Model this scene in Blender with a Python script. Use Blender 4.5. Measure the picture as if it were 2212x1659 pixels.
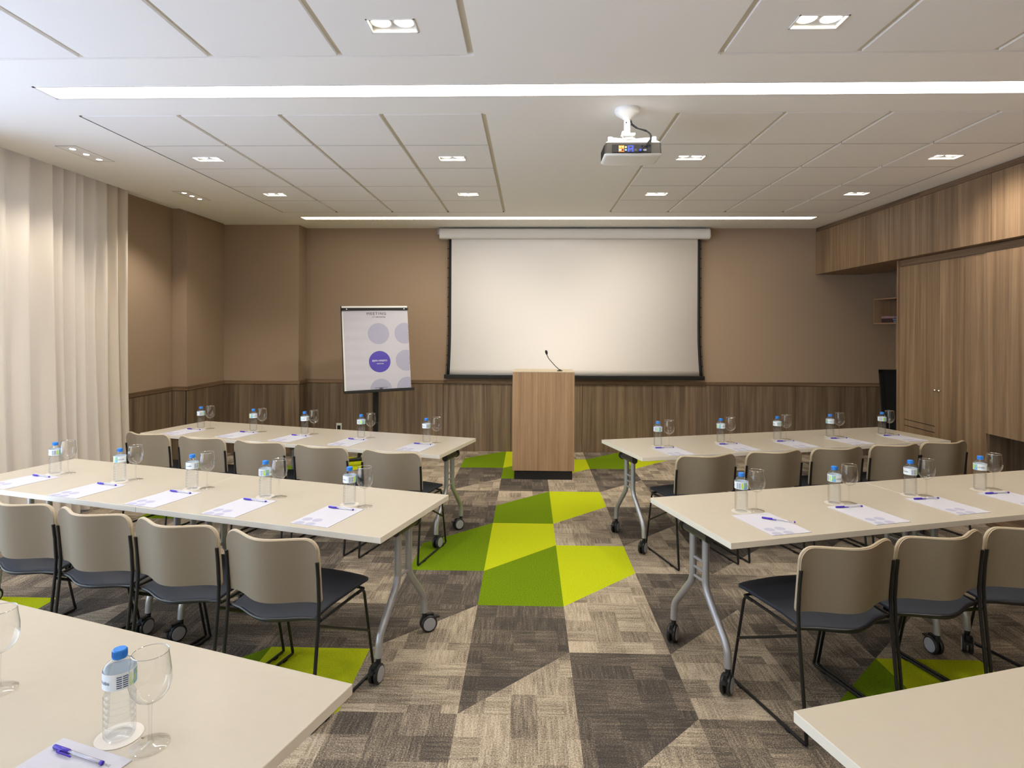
import bpy, bmesh, math, random
from mathutils import Vector, Matrix, noise
PI = math.pi
random.seed(7)
for o in list(bpy.data.objects): bpy.data.objects.remove(o, do_unlink=True)
S = bpy.context.scene
COL = S.collection

# ------------------------------------------------------------ camera, world, exposure
cam = bpy.data.cameras.new('camera'); camo = bpy.data.objects.new('camera', cam); COL.objects.link(camo)
cam.sensor_fit = 'HORIZONTAL'; cam.sensor_width = 36.0
cam.lens = 36.0 * 1313.34 / 2212.0
cam.shift_x = 0.0; cam.shift_y = -(829.5 - 710.27) / 2212.0
cam.clip_start = 0.02; cam.clip_end = 100
YAW, ROLL = 0.0279, 0.0047
f_ = Vector((-math.sin(YAW), math.cos(YAW), 0)); r0 = Vector((math.cos(YAW), math.sin(YAW), 0)); u0 = r0.cross(f_)
r_ = math.cos(ROLL) * r0 + math.sin(ROLL) * u0; u_ = r_.cross(f_)
CAM = Vector((-0.2086, -3.5334, 1.6098))
camo.matrix_world = Matrix(((r_.x, u_.x, -f_.x, CAM.x), (r_.y, u_.y, -f_.y, CAM.y), (r_.z, u_.z, -f_.z, CAM.z), (0, 0, 0, 1)))
S.camera = camo

W = bpy.data.worlds.new('world'); S.world = W; W.use_nodes = True
wn = W.node_tree; bg = wn.nodes['Background']
sky = wn.nodes.new('ShaderNodeTexSky'); sky.sky_type = 'NISHITA'; sky.sun_disc = False
sky.sun_elevation = math.radians(38); sky.sun_rotation = math.radians(200)
# bluish glow added below the horizon to light the ceiling, sky above it
wtc = wn.nodes.new('ShaderNodeTexCoord'); wsp = wn.nodes.new('ShaderNodeSeparateXYZ'); wn.links.new(wtc.outputs['Generated'], wsp.inputs[0])
wlt = wn.nodes.new('ShaderNodeMath'); wlt.operation = 'LESS_THAN'; wlt.inputs[1].default_value = 0.0; wn.links.new(wsp.outputs[2], wlt.inputs[0])
wmx = wn.nodes.new('ShaderNodeMix'); wmx.data_type = 'RGBA'; wmx.inputs[7].default_value = (3.2, 3.7, 4.9, 1)
wsc = wn.nodes.new('ShaderNodeVectorMath'); wsc.operation = 'SCALE'; wsc.inputs['Scale'].default_value = .5; wn.links.new(sky.outputs[0], wsc.inputs[0])
wn.links.new(wlt.outputs[0], wmx.inputs[0]); wn.links.new(wsc.outputs[0], wmx.inputs[6])
wn.links.new(wmx.outputs[2], bg.inputs[0]); bg.inputs[1].default_value = 0.75

def portal(name, loc, sx, sy):
    l = bpy.data.lights.new(name, 'AREA'); l.shape = 'RECTANGLE'; l.size = sx; l.size_y = sy
    l.cycles.is_portal = True
    o = bpy.data.objects.new(name, l); o.location = loc; o.rotation_euler = (0, -PI / 2, 0); COL.objects.link(o)
portal('window_portal', (-4.62, 1.15, 1.5), 2.7, 1.7)
portal('window_portal', (-4.62, -2.4, 1.5), 2.7, 4.8)

S.view_settings.view_transform = 'Standard'; S.view_settings.look = 'None'
S.view_settings.gamma = 1; S.view_settings.use_curve_mapping = False
S.view_settings.exposure = 1.06
STRIP_E = 9.0      # emission of the ceiling light strips
SPOT_W = 18.0       # watts of each twin downlight
try:
    S.cycles.max_bounces = 10; S.cycles.diffuse_bounces = 6; S.cycles.transparent_max_bounces = 24
    S.cycles.sample_clamp_indirect = 6.0
except Exception: pass

# ------------------------------------------------------------ materials
def lin(c):
    c /= 255.0
    return c / 12.92 if c <= 0.04045 else ((c + 0.055) / 1.055) ** 2.4
def rgb(r, g, b): return (lin(r), lin(g), lin(b), 1)
def mat(name, color=(.5, .5, .5, 1), rough=.5, metal=0, spec=.5, **kw):
    m = bpy.data.materials.new(name); m.use_nodes = True
    b = m.node_tree.nodes['Principled BSDF']
    b.inputs['Base Color'].default_value = color; b.inputs['Roughness'].default_value = rough
    b.inputs['Metallic'].default_value = metal; b.inputs['Specular IOR Level'].default_value = spec
    for k, v in kw.items(): b.inputs[k].default_value = v
    return m
class NT:
    def __init__(s, m): s.t = m.node_tree; s.b = s.t.nodes.get('Principled BSDF')
    def n(s, typ, **kw):
        nd = s.t.nodes.new(typ)
        for k, v in kw.items():
            if k == 'ins':
                for a, b in v.items(): nd.inputs[a].default_value = b
            else: setattr(nd, k, v)
        return nd
    def l(s, a, b): s.t.links.new(a, b)
    def math(s, op, a, b=None, clamp=False):
        nd = s.t.nodes.new('ShaderNodeMath'); nd.operation = op; nd.use_clamp = clamp
        for i, v in enumerate((a, b)):
            if v is None: continue
            if isinstance(v, (int, float)): nd.inputs[i].default_value = v
            else: s.l(v, nd.inputs[i])
        return nd.outputs[0]
    def mix(s, fac, a, b, typ='MIX'):
        nd = s.t.nodes.new('ShaderNodeMix'); nd.data_type = 'RGBA'; nd.blend_type = typ
        for i, v in ((0, fac), (6, a), (7, b)):
            if isinstance(v, (int, float, tuple)): nd.inputs[i].default_value = v
            else: s.l(v, nd.inputs[i])
        return nd.outputs[2]
    def ramp(s, x, stops):
        nd = s.t.nodes.new('ShaderNodeValToRGB'); e = nd.color_ramp.elements
        while len(e) < len(stops): e.new(0.5)
        for i, (p, c) in enumerate(stops): e[i].position = p; e[i].color = c
        s.l(x, nd.inputs[0]); return nd.outputs[0]

def plain_noise(name, color, rough=.6, scale=60, amt=.06, bump=0.0, spec=.4, stretch=(1, 1, 1)):
    m = mat(name, color, rough, spec=spec); t = NT(m)
    tc = t.n('ShaderNodeTexCoord'); mp = t.n('ShaderNodeMapping'); mp.inputs['Scale'].default_value = stretch
    t.l(tc.outputs['Object'], mp.inputs[0])
    nz = t.n('ShaderNodeTexNoise', ins={'Scale': scale, 'Detail': 4.0}); t.l(mp.outputs[0], nz.inputs['Vector'])
    dk = tuple(c * (1 - amt) for c in color[:3]) + (1,); lt = tuple(min(1, c * (1 + amt)) for c in color[:3]) + (1,)
    t.l(t.ramp(nz.outputs[0], [(.35, dk), (.65, lt)]), t.b.inputs['Base Color'])
    if bump:
        bp = t.n('ShaderNodeBump', ins={'Strength': bump, 'Distance': .002}); t.l(nz.outputs[0], bp.inputs['Height'])
        t.l(bp.outputs[0], t.b.inputs['Normal'])
    return m

def wood(name, dark, mid, light, axis='Z', rough=.45, sa=13.0, sb=60.0, wa=.70):
    m = mat(name, mid, rough, spec=.35); t = NT(m)
    tc = t.n('ShaderNodeTexCoord'); oi = t.n('ShaderNodeObjectInfo')
    off = t.n('ShaderNodeVectorMath', operation='SCALE'); off.inputs[0].default_value = (37, 53, 11)
    t.l(oi.outputs['Random'], off.inputs['Scale'])
    add = t.n('ShaderNodeVectorMath', operation='ADD'); t.l(tc.outputs['Object'], add.inputs[0]); t.l(off.outputs[0], add.inputs[1])
    def nz(sc, lowest, detail, dist=0.0):
        mp = t.n('ShaderNodeMapping')
        v = [sc, sc, sc]; v['XYZ'.index(axis)] = lowest; mp.inputs['Scale'].default_value = v
        t.l(add.outputs[0], mp.inputs[0])
        n = t.n('ShaderNodeTexNoise', ins={'Scale': 1.0, 'Detail': detail, 'Roughness': .6, 'Distortion': dist}); t.l(mp.outputs[0], n.inputs['Vector'])
        return n.outputs[0]
    a = nz(sa, .42, 3.0, .9); b = nz(sb, 1.1, 4.0, .3); c = nz(190.0, 6.0, 2.0)
    v = t.math('ADD', t.math('MULTIPLY', a, wa), t.math('MULTIPLY', b, 1 - wa))
    base = t.ramp(v, [(.36, dark), (.5, mid), (.64, light)])
    fine = t.ramp(c, [(.3, (.78, .78, .78, 1)), (.6, (1, 1, 1, 1))])
    t.l(t.mix(.5, base, fine, 'MULTIPLY'), t.b.inputs['Base Color'])
    bp = t.n('ShaderNodeBump', ins={'Strength': .12, 'Distance': .001}); t.l(c, bp.inputs['Height']); t.l(bp.outputs[0], t.b.inputs['Normal'])
    return m

M = {}
M['ceiling'] = plain_noise('ceiling_paint', rgb(247, 245, 243), .9, 300, .02, spec=.1)
M['tile'] = plain_noise('ceiling_tile', rgb(243, 241, 240), .9, 600, .035, spec=.1)
M['joint'] = mat('ceiling_joint', rgb(168, 165, 159), .8, spec=.1)
M['groove'] = mat('ceiling_groove', rgb(214, 207, 192), .8, spec=.1)
M['wallp'] = plain_noise('wall_fabric', rgb(162, 141, 120), .85, 500, .07, .15, spec=.15)
M['wallrear'] = mat('rear_bounce_paint', rgb(220, 212, 200), .9)  # unseen rear wall made pale as a reflector for warm fill
M['wood'] = wood('walnut_laminate', rgb(116, 94, 71), rgb(137, 112, 86), rgb(157, 131, 102))
M['woodw'] = wood('walnut_panel', rgb(92, 77, 62), rgb(116, 98, 79), rgb(138, 119, 98))
M['woodh'] = wood('walnut_lengthwise', rgb(92, 73, 56), rgb(120, 97, 75), rgb(145, 118, 92), 'Y')
M['woodx'] = wood('walnut_crosswise', rgb(100, 80, 62), rgb(128, 104, 80), rgb(150, 122, 96), 'X')
M['oak'] = wood('lectern_laminate', rgb(146, 117, 90), rgb(163, 133, 103), rgb(178, 147, 116), sa=20.0, sb=110.0, wa=.5)
M['seam'] = mat('dark_seam', rgb(30, 24, 20), .8)
M['black'] = mat('black_paint', rgb(15, 15, 16), .38)
M['blackm'] = mat('black_matt', rgb(18, 18, 18), .7)
M['rubber'] = mat('black_plastic', rgb(26, 26, 27), .45)
M['silver'] = mat('silver_tube', rgb(172, 173, 177), .36, .5)
M['hub'] = mat('grey_hub', rgb(160, 162, 168), .5)
M['top'] = plain_noise('cream_laminate', rgb(184, 176, 160), .28, 25, .012, spec=.45)
M['edge'] = mat('cream_edge_lit', rgb(226, 221, 208), .4)  # tabletop laminate lightened on the sides, in place of front light
M['underside'] = mat('table_underside', rgb(120, 112, 98), .7)
M['fabric'] = plain_noise('beige_fabric', rgb(132, 121, 104), .8, 700, .10, .25, spec=.2)
M['piping'] = mat('pale_edge_trim', rgb(176, 162, 138), .6)
M['seatm'] = plain_noise('navy_seat_fabric', rgb(42, 46, 55), .65, 700, .16, .2, spec=.35)
M['white'] = mat('white_plastic', rgb(238, 238, 236), .4)
M['whitepaint'] = mat('white_metal', rgb(225, 222, 218), .4)
M['screen'] = mat('screen_fabric', rgb(234, 230, 226), .9, spec=.1)
M['paper'] = mat('white_paper', rgb(190, 190, 199), .7, spec=.2)
M['dot'] = mat('lavender_print', rgb(163, 163, 184), .7)
M['dotp'] = mat('purple_print', rgb(76, 64, 165), .6)
M['ink'] = mat('dark_print', rgb(60, 58, 66), .7)
M['inkpale'] = mat('pale_print', rgb(190, 190, 200), .7)
M['purple'] = mat('purple_pen_plastic', rgb(58, 30, 170), .3)
M['cap'] = mat('blue_cap', rgb(38, 126, 216), .35)
M['dgrey'] = mat('dark_grey_plastic', rgb(66, 62, 56), .4)
M['conn'] = mat('connector_orange', rgb(232, 130, 60), .5)
M['connb'] = mat('connector_blue', rgb(50, 70, 190), .5)
M['yellow'] = mat('connector_yellow', rgb(235, 225, 110), .5)
M['chrome'] = mat('chrome', rgb(215, 212, 205), .18, 1.0)
M['labelw'] = mat('bottle_label_white', rgb(225, 236, 244), .45)
M['labelb'] = mat('bottle_label_blue', rgb(120, 180, 222), .45)
M['labelg'] = mat('bottle_label_green', rgb(176, 214, 50), .45)
M['labelt'] = mat('bottle_label_ink', rgb(30, 60, 120), .45)
M['spine'] = mat('book_cover_pink', rgb(150, 120, 130), .6)
M['spined'] = mat('book_cover_dark', rgb(60, 40, 46), .6)

def emis(name, color, strength):
    m = bpy.data.materials.new(name); m.use_nodes = True; t = m.node_tree
    t.nodes.remove(t.nodes['Principled BSDF']); e = t.nodes.new('ShaderNodeEmission')
    e.inputs[0].default_value = color; e.inputs[1].default_value = strength
    t.links.new(e.outputs[0], t.nodes['Material Output'].inputs[0]); return m
M['strip'] = emis('light_diffuser', (1, .95, .86, 1), STRIP_E)
M['strip_far'] = emis('light_diffuser_far', (1, .93, .80, 1), 3.6)
M['lamp'] = emis('lamp_glow', (1, .88, .70, 1), 14)

def thin_glass(name, tint, edge=.5, rough=.02, base=.04):
    m = bpy.data.materials.new(name); m.use_nodes = True; t = m.node_tree
    t.nodes.remove(t.nodes['Principled BSDF'])
    tr = t.nodes.new('ShaderNodeBsdfTransparent'); gl = t.nodes.new('ShaderNodeBsdfGlossy'); gl.inputs['Roughness'].default_value = rough
    lw = t.nodes.new('ShaderNodeLayerWeight'); lw.inputs[0].default_value = .5
    # clear face on, slightly darker and more mirror-like where the wall is seen edge on
    pw = t.nodes.new('ShaderNodeMath'); pw.operation = 'POWER'; pw.inputs[1].default_value = 3.0; t.links.new(lw.outputs['Facing'], pw.inputs[0])
    mx = t.nodes.new('ShaderNodeMix'); mx.data_type = 'RGBA'; mx.inputs[6].default_value = tint; mx.inputs[7].default_value = (.78, .78, .76, 1)
    t.links.new(pw.outputs[0], mx.inputs[0]); t.links.new(mx.outputs[2], tr.inputs[0])
    ma = t.nodes.new('ShaderNodeMath'); ma.operation = 'MULTIPLY_ADD'; ma.inputs[1].default_value = edge; ma.inputs[2].default_value = base
    t.links.new(pw.outputs[0], ma.inputs[0])
    ms = t.nodes.new('ShaderNodeMixShader'); t.links.new(ma.outputs[0], ms.inputs[0]); t.links.new(tr.outputs[0], ms.inputs[1]); t.links.new(gl.outputs[0], ms.inputs[2])
    t.links.new(ms.outputs[0], t.nodes['Material Output'].inputs[0]); return m
M['glass'] = thin_glass('wine_glass', (.985, .985, .98, 1), .95, .02, .05)
M['rim'] = thin_glass('glass_rim', (.8, .8, .78, 1), .9, .1, .45)
M['pet'] = thin_glass('bottle_plastic', (.99, .993, .996, 1), .6, .08, .025)
M['pane'] = thin_glass('window_glass', (.95, .97, .98, 1), .5, .0, .04)
def water():
    m = bpy.data.materials.new('bottle_water'); m.use_nodes = True; t = m.node_tree
    t.nodes.remove(t.nodes['Principled BSDF'])
    tr = t.nodes.new('ShaderNodeBsdfTransparent'); tr.inputs[0].default_value = (.97, .985, 1, 1)
    rf = t.nodes.new('ShaderNodeBsdfRefraction'); rf.inputs['IOR'].default_value = 1.33; rf.inputs['Roughness'].default_value = .02
    ms = t.nodes.new('ShaderNodeMixShader'); ms.inputs[0].default_value = .10
    t.links.new(tr.outputs[0], ms.inputs[1]); t.links.new(rf.outputs[0], ms.inputs[2]); t.links.new(ms.outputs[0], t.nodes['Material Output'].inputs[0]); return m
M['water'] = water()
def sheer(name, color, trans):
    m = bpy.data.materials.new(name); m.use_nodes = True; t = m.node_tree
    t.nodes.remove(t.nodes['Principled BSDF'])
    d = t.nodes.new('ShaderNodeBsdfDiffuse'); d.inputs[0].default_value = color
    x = t.nodes.new('ShaderNodeBsdfTranslucent'); x.inputs[0].default_value = color
    ms = t.nodes.new('ShaderNodeMixShader'); ms.inputs[0].default_value = trans
    t.links.new(d.outputs[0], ms.inputs[1]); t.links.new(x.outputs[0], ms.inputs[2]); t.links.new(ms.outputs[0], t.nodes['Material Output'].inputs[0]); return m
M['curtain'] = sheer('curtain_cloth', rgb(214, 204, 190), .08)
M['coaster'] = mat('frosted_coaster', rgb(212, 206, 196), .35)
M['clear'] = thin_glass('clear_pen_plastic', (.93, .93, .97, 1), .6, .1, .12)

def carpet():
    m = mat('carpet_tiles', (.3, .3, .3, 1), .95, spec=.05); t = NT(m)
    at = t.n('ShaderNodeAttribute', attribute_name='tile'); sep = t.n('ShaderNodeSeparateColor'); t.l(at.outputs['Color'], sep.inputs[0])
    tone, dirn, kind = sep.outputs[0], sep.outputs[1], sep.outputs[2]
    tc = t.n('ShaderNodeTexCoord'); xyz = t.n('ShaderNodeSeparateXYZ'); t.l(tc.outputs['Object'], xyz.inputs[0])
    # swap axes by tile direction
    def sw(a, b): return t.math('ADD', t.math('MULTIPLY', a, t.math('SUBTRACT', 1.0, dirn)), t.math('MULTIPLY', b, dirn))
    px, py = sw(xyz.outputs[0], xyz.outputs[1]), sw(xyz.outputs[1], xyz.outputs[0])
    def comb(x, y, z=0.0):
        c = t.n('ShaderNodeCombineXYZ')
        for i, v in enumerate((x, y, z)):
            if isinstance(v, (int, float)): c.inputs[i].default_value = v
            else: t.l(v, c.inputs[i])
        return c.outputs[0]
    def nz(vec, detail=2.0, rough=.6):
        n = t.n('ShaderNodeTexNoise', ins={'Scale': 1.0, 'Detail': detail, 'Roughness': rough}); t.l(vec, n.inputs['Vector']); return n.outputs[0]
    # broken stripes along py
    st = nz(comb(t.math('MULTIPLY', px, 95.0), t.math('MULTIPLY', py, 6.0), t.math('MULTIPLY', tone, 31.0)))
    # soft rectangular blocks
    wb = t.n('ShaderNodeTexWhiteNoise', noise_dimensions='2D')
    sx = t.math('FLOOR', t.math('ADD', t.math('MULTIPLY', px, 9.0), t.math('MULTIPLY', nz(comb(t.math('FLOOR', t.math('MULTIPLY', py, 7.0)), 0.0)), 3.0)))
    sy = t.math('FLOOR', t.math('MULTIPLY', py, 7.0)); t.l(comb(sx, sy), wb.inputs['Vector'])
    blk = wb.outputs[0]
    st2 = nz(comb(t.math('MULTIPLY', px, 6.0), t.math('MULTIPLY', py, 88.0), t.math('MULTIPLY', tone, 13.0)))
    pick = t.math('LESS_THAN', t.math('FRACT', t.math('MULTIPLY', blk, 7.31)), .36)
    st = t.math('ADD', t.math('MULTIPLY', st, t.math('SUBTRACT', 1.0, pick)), t.math('MULTIPLY', st2, pick))
    big = nz(comb(t.math('MULTIPLY', px, 5.0), t.math('MULTIPLY', py, 4.0)), 3.0)
    yarn = nz(comb(t.math('MULTIPLY', xyz.outputs[0], 170.0), t.math('MULTIPLY', xyz.outputs[1], 150.0)), 3.0, .85)
    v = t.math('ADD', t.math('MULTIPLY', st, .50), t.math('MULTIPLY', blk, .20))
    v = t.math('ADD', v, t.math('MULTIPLY', big, .35))
    v = t.math('ADD', v, t.math('MULTIPLY', yarn, 1.45))
    v = t.math('ADD', v, t.math('MULTIPLY', tone, .62))
    v = t.math('SUBTRACT', v, 1.57)
    gcol = t.ramp(t.math('ADD', v, .5), [(.18, rgb(70, 66, 62)), (.40, rgb(100, 92, 83)), (.60, rgb(152, 139, 121)), (.84, rgb(200, 186, 163))])
    green = t.ramp(yarn, [(.32, rgb(66, 92, 8)), (.62, rgb(124, 152, 22))])
    lime = t.ramp(yarn, [(.30, rgb(152, 164, 10)), (.60, rgb(196, 206, 34))])
    a = t.mix(t.math('GREATER_THAN', kind, .25), gcol, green)
    b = t.mix(t.math('GREATER_THAN', kind, .75), a, lime)
    t.l(b, t.b.inputs['Base Color'])
    bp = t.n('ShaderNodeBump', ins={'Strength': .6, 'Distance': .004}); t.l(yarn, bp.inputs['Height']); t.l(bp.outputs[0], t.b.inputs['Normal'])
    return m
M['carpet'] = carpet()

# ------------------------------------------------------------ mesh helpers
class MB:
    def __init__(s): s.v = []; s.f = []; s.m = []; s.mats = []
    def mi(s, m):
        if m not in s.mats: s.mats.append(m)
        return s.mats.index(m)
    def add(s, vs, fs, m):
        n = len(s.v); s.v += [tuple(v) for v in vs]; k = s.mi(m)
        for f in fs: s.f.append([i + n for i in f]); s.m.append(k)
        return s
    def box(s, a, b, m, rot=None, c=None):
        (x0, y0, z0), (x1, y1, z1) = a, b
        vs = [Vector(p) for p in ((x0, y0, z0), (x1, y0, z0), (x1, y1, z0), (x0, y1, z0), (x0, y0, z1), (x1, y0, z1), (x1, y1, z1), (x0, y1, z1))]
        if rot is not None: vs = [rot @ (v - Vector(c)) + Vector(c) for v in vs]
        return s.add(vs, [(3, 2, 1, 0), (4, 5, 6, 7), (0, 1, 5, 4), (1, 2, 6, 5), (2, 3, 7, 6), (3, 0, 4, 7)], m)
    def lathe(s, prof, m, c=(0, 0, 0), n=32, axis='Z', close=False):
        vs = []; fs = []
        for (r, z) in prof:
            for k in range(n):
                a = 2 * PI * k / n; p = (r * math.cos(a), r * math.sin(a), z)
                if axis == 'X': p = (p[2], p[0], p[1])
                if axis == 'Y': p = (p[1], p[2], p[0])
                vs.append((p[0] + c[0], p[1] + c[1], p[2] + c[2]))
        P = len(prof)
        for i in range(P - 1 if not close else P):
            j = (i + 1) % P
            for k in range(n): fs.append((i * n + k, i * n + (k + 1) % n, j * n + (k + 1) % n, j * n + k))
        if not close:
            if prof[0][0] > 1e-5: fs.append(tuple(reversed(range(n))))
            if prof[-1][0] > 1e-5: fs.append(tuple(range((P - 1) * n, P * n)))
        return s.add(vs, fs, m)
    def tube(s, pts, r, m, n=10, fillet=0.0):
        pts = [Vector(p) for p in pts]
        if fillet:
            q = [pts[0]]
            for i in range(1, len(pts) - 1):
                a, b, c = pts[i - 1], pts[i], pts[i + 1]
                d1 = (a - b); d2 = (c - b); L = min(fillet, d1.length * .48, d2.length * .48)
                A = b + d1.normalized() * L; B = b + d2.normalized() * L
                for k in range(6):
                    u = k / 5; q.append(A * (1 - u) ** 2 + b * 2 * u * (1 - u) + B * u * u)
            q.append(pts[-1]); pts = q
        rr = r if isinstance(r, (list, tuple)) else [r] * len(pts)
        vs = []; fs = []; prev = None
        for i, p in enumerate(pts):
            d = (pts[min(i + 1, len(pts) - 1)] - pts[max(i - 1, 0)]).normalized()
            if prev is None:
                x = d.orthogonal().normalized()
            else:
                x = (prev - d * prev.dot(d)); x = x.normalized() if x.length > 1e-6 else d.orthogonal().normalized()
            prev = x; y = d.cross(x)
            for k in range(n):
                a = 2 * PI * k / n; vs.append(p + (x * math.cos(a) + y * math.sin(a)) * rr[i])
        for i in range(len(pts) - 1):
            for k in range(n): fs.append((i * n + k, i * n + (k + 1) % n, (i + 1) * n + (k + 1) % n, (i + 1) * n + k))
        fs.append(tuple(reversed(range(n)))); fs.append(tuple(range((len(pts) - 1) * n, len(pts) * n)))
        return s.add(vs, fs, m)
    def disc(s, c, r, z, m, n=28, clip=None):
        vs = []
        for k in range(n):
            a = 2 * PI * k / n; x = c[0] + r * math.cos(a); y = c[1] + r * math.sin(a)
            if clip: x = min(max(x, clip[0]), clip[1]); y = min(max(y, clip[2]), clip[3])
            vs.append((x, y, z))
        return s.add(vs, [tuple(range(n))], m)
    def build(s, name, parent=None, smooth=True, bevel=0.0, angle=35, loc=None):
        me = bpy.data.meshes.new(name); me.from_pydata(s.v, [], s.f); me.validate()
        for m in s.mats: me.materials.append(m)
        if len(me.polygons) == len(s.m): me.polygons.foreach_set('material_index', s.m)
        me.update()
        o = bpy.data.objects.new(name, me); COL.objects.link(o)
        if loc is not None: o.location = loc
        if parent: o.parent = parent
        if smooth:
            me.polygons.foreach_set('use_smooth', [True] * len(me.polygons))
            me.set_sharp_from_angle(angle=math.radians(angle))
        if bevel:
            b = o.modifiers.new('bevel', 'BEVEL'); b.width = bevel; b.segments = 2; b.limit_method = 'ANGLE'
            b.harden_normals = False
        return o
def tag(o, label, cat, group=None):
    o['label'] = label; o['category'] = cat
    if group: o['group'] = group
    return o
def thing(name, label, cat, loc=(0, 0, 0), rz=0.0, group=None):
    o = bpy.data.objects.new(name, None); COL.objects.link(o); o.empty_display_size = .1
    o.location = loc; o.rotation_euler = (0, 0, rz); return tag(o, label, cat, group)
def struct(o): o['kind'] = 'structure'; return o
def dup(root, loc, rz, label, group=None):
    r = root.copy(); COL.objects.link(r); r.location = loc; r.rotation_euler = (0, 0, rz); r['label'] = label
    if group: r['group'] = group
    for ch in list(root.children):
        c = ch.copy(); COL.objects.link(c); c.parent = r
        for g in list(ch.children):
            d = g.copy(); COL.objects.link(d); d.parent = c
    return r
def text_mesh(txt, size, depth=.0004, bold=0.0, align='CENTER', space=1.0):
    cu = bpy.data.curves.new('txt', 'FONT'); cu.body = txt; cu.size = size; cu.extrude = depth; cu.offset = bold
    cu.align_x = align; cu.align_y = 'CENTER'; cu.resolution_u = 3; cu.space_character = space
    o = bpy.data.objects.new('txt', cu); COL.objects.link(o)
    dg = bpy.context.evaluated_depsgraph_get(); me = bpy.data.meshes.new_from_object(o.evaluated_get(dg))
    vs = [v.co.copy() for v in me.vertices]; fs = [tuple(p.vertices) for p in me.polygons]
    bpy.data.objects.remove(o); bpy.data.curves.remove(cu); bpy.data.meshes.remove(me)
    return vs, fs

# ------------------------------------------------------------ room shell
HC = 2.93; X0 = -4.13; XR = 4.52; YB = 4.45; YN = -5.2; XN = -4.30; XC = 3.58
# floor: carpet tiles of half a metre, some cut on the diagonal
green = {}; full = {}
def motif(i, j):
    full[(i, j)] = .5; green[(i, j + 1)] = green.get((i, j + 1), [None, None]); green[(i, j + 1)][1] = .5
    full[(i + 1, j + 1)] = 1.0; green[(i + 1, j)] = green.get((i + 1, j), [None, None]); green[(i + 1, j)][0] = 1.0
for ij in ((-1, 0), (-2, 1), (-1, 3), (-1, 6), (-2, 7), (1, 7), (-4, -3), (2, -3), (-8, -2), (-7, 3), (-6, 6), (-9, 5)): motif(*ij)
dark = {}
def dmotif(i, j): dark[(i, j)] = 0; dark[(i, j - 1)] = 1
for ij in ((-1, -1), (0, -2), (1, 0), (-2, 0), (-2, 6), (1, 6), (2, 2), (1, 3), (-2, 3), (3, 0), (-4, 1), (-3, -1), (4, 3), (2, 5), (-5, -1), (3, -4), (-3, 4), (-5, 4), (4, -2), (-6, 0)): dmotif(*ij)
DK, MD, LT = .17, .45, .68
ov = {(-1, 5): DK, (0, -1): LT, (1, -1): MD, (-2, 0): LT, (-2, -2): LT, (-1, -3): LT, (-2, -3): MD, (0, -4): LT, (2, 0): MD, (2, -1): MD, (0, 2): LT, (0, 3): LT, (1, 1): LT, (1, 2): MD,
      (0, 5): LT, (0, 0): LT, (1, -2): LT, (1, -3): MD, (2, -2): MD, (3, 1): LT, (2, 1): LT, (-3, 0): LT, (-3, 1): MD, (1, 4): LT, (1, 5): MD, (2, 6): LT, (0, 8): LT, (-3, -1): MD}
fv = []; ff = []; fa = []
def fadd(poly, a):
    n = len(fv); fv.extend(poly); ff.append(list(range(n, n + len(poly)))); fa.append(a)
for i in range(-9, 10):
    for j in range(-11, 9):
        x0, y0, x1, y1 = i * .5, j * .5, i * .5 + .5, j * .5 + .5
        if y1 > YB: y1 = YB + .02
        rnd = random.Random(i * 91 + j * 17 + 5); base = ov.get((i, j), rnd.choice((LT, LT, MD, LT, MD, DK + .1))); d = rnd.randint(0, 1)
        jit = rnd.uniform(-.04, .04)
        up = lo = (min(1, max(0, base + jit)), d, 0.0, 1)
        if (i, j) in dark:
            dk = (DK + .06 + jit, rnd.randint(0, 1), 0.0, 1)
            if dark[(i, j)] == 0: up = lo = dk
            else: up = dk; lo = (LT + jit, 1 - dk[1], 0.0, 1)
        if (i, j) in green:
            g = green[(i, j)]
            if g[0] is not None: up = (.5, 0, g[0], 1)
            if g[1] is not None: lo = (.5, 0, g[1], 1)
        if (i, j) in full: up = lo = (.5, 0, full[(i, j)], 1)
        fadd([(x0, y0, 0), (x1, y0, 0), (x1, y1, 0)], lo); fadd([(x0, y0, 0), (x1, y1, 0), (x0, y1, 0)], up)
me = bpy.data.meshes.new('floor'); me.from_pydata(fv, [], ff); me.materials.append(M['carpet'])
ca = me.color_attributes.new('tile', 'FLOAT_COLOR', 'CORNER')
for p, a in zip(me.polygons, fa):
    for li in p.loop_indices: ca.data[li].color = a
fl = bpy.data.objects.new('floor', me); COL.objects.link(fl); struct(fl)

# ceiling: flat slab with sunk joints, lamp openings and a curtain pocket
GXL = [-3.03, -2.405, -1.765, -1.13, -.495]; GXR = [.70, 1.345, 1.98, 2.62, 3.24]
GYF = [.20, .83, 1.46, 2.09, 2.72, 3.35]; GYN = [-.60, -1.23, -1.86, -2.49, -3.12, -3.75]
DLX = [-2.73, -.81, 1.025, 2.945]; DLY = [2.425, 1.17, -.895, -2.17, -3.43]
cuts = []   # (x0,x1,y0,y1,z,kind): later ones win
for gx in (GXL, GXR):
    for gy in (GYF, GYN):
        ya, yb = min(gy), max(gy)
        cuts.append((gx[0], gx[-1], ya, yb, 0.0, 'tile'))
        for y in gy: cuts.append((gx[0], gx[-1], y - .004, y + .004, .010, 'joint'))
        for k, x in enumerate(gx):
            thin = x in (-3.03, 3.24); w = .006 if thin else .015
            cuts.append((x - w, x + w, ya, yb, .014, 'joint' if thin else 'groove'))
        fy = .20 if ya > 0 else -.60
        cuts.append((gx[0], gx[-1], fy - .011, fy + .011, .014, 'groove'))
for x in DLX:
    for y in DLY: cuts.append((x - .105, x + .105, y - .06, y + .06, .09, 'ceiling'))
for y in (-.175, 3.71): cuts.append((-2.95, 3.15, y - .09, y + .09, .05, 'ceiling'))
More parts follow.
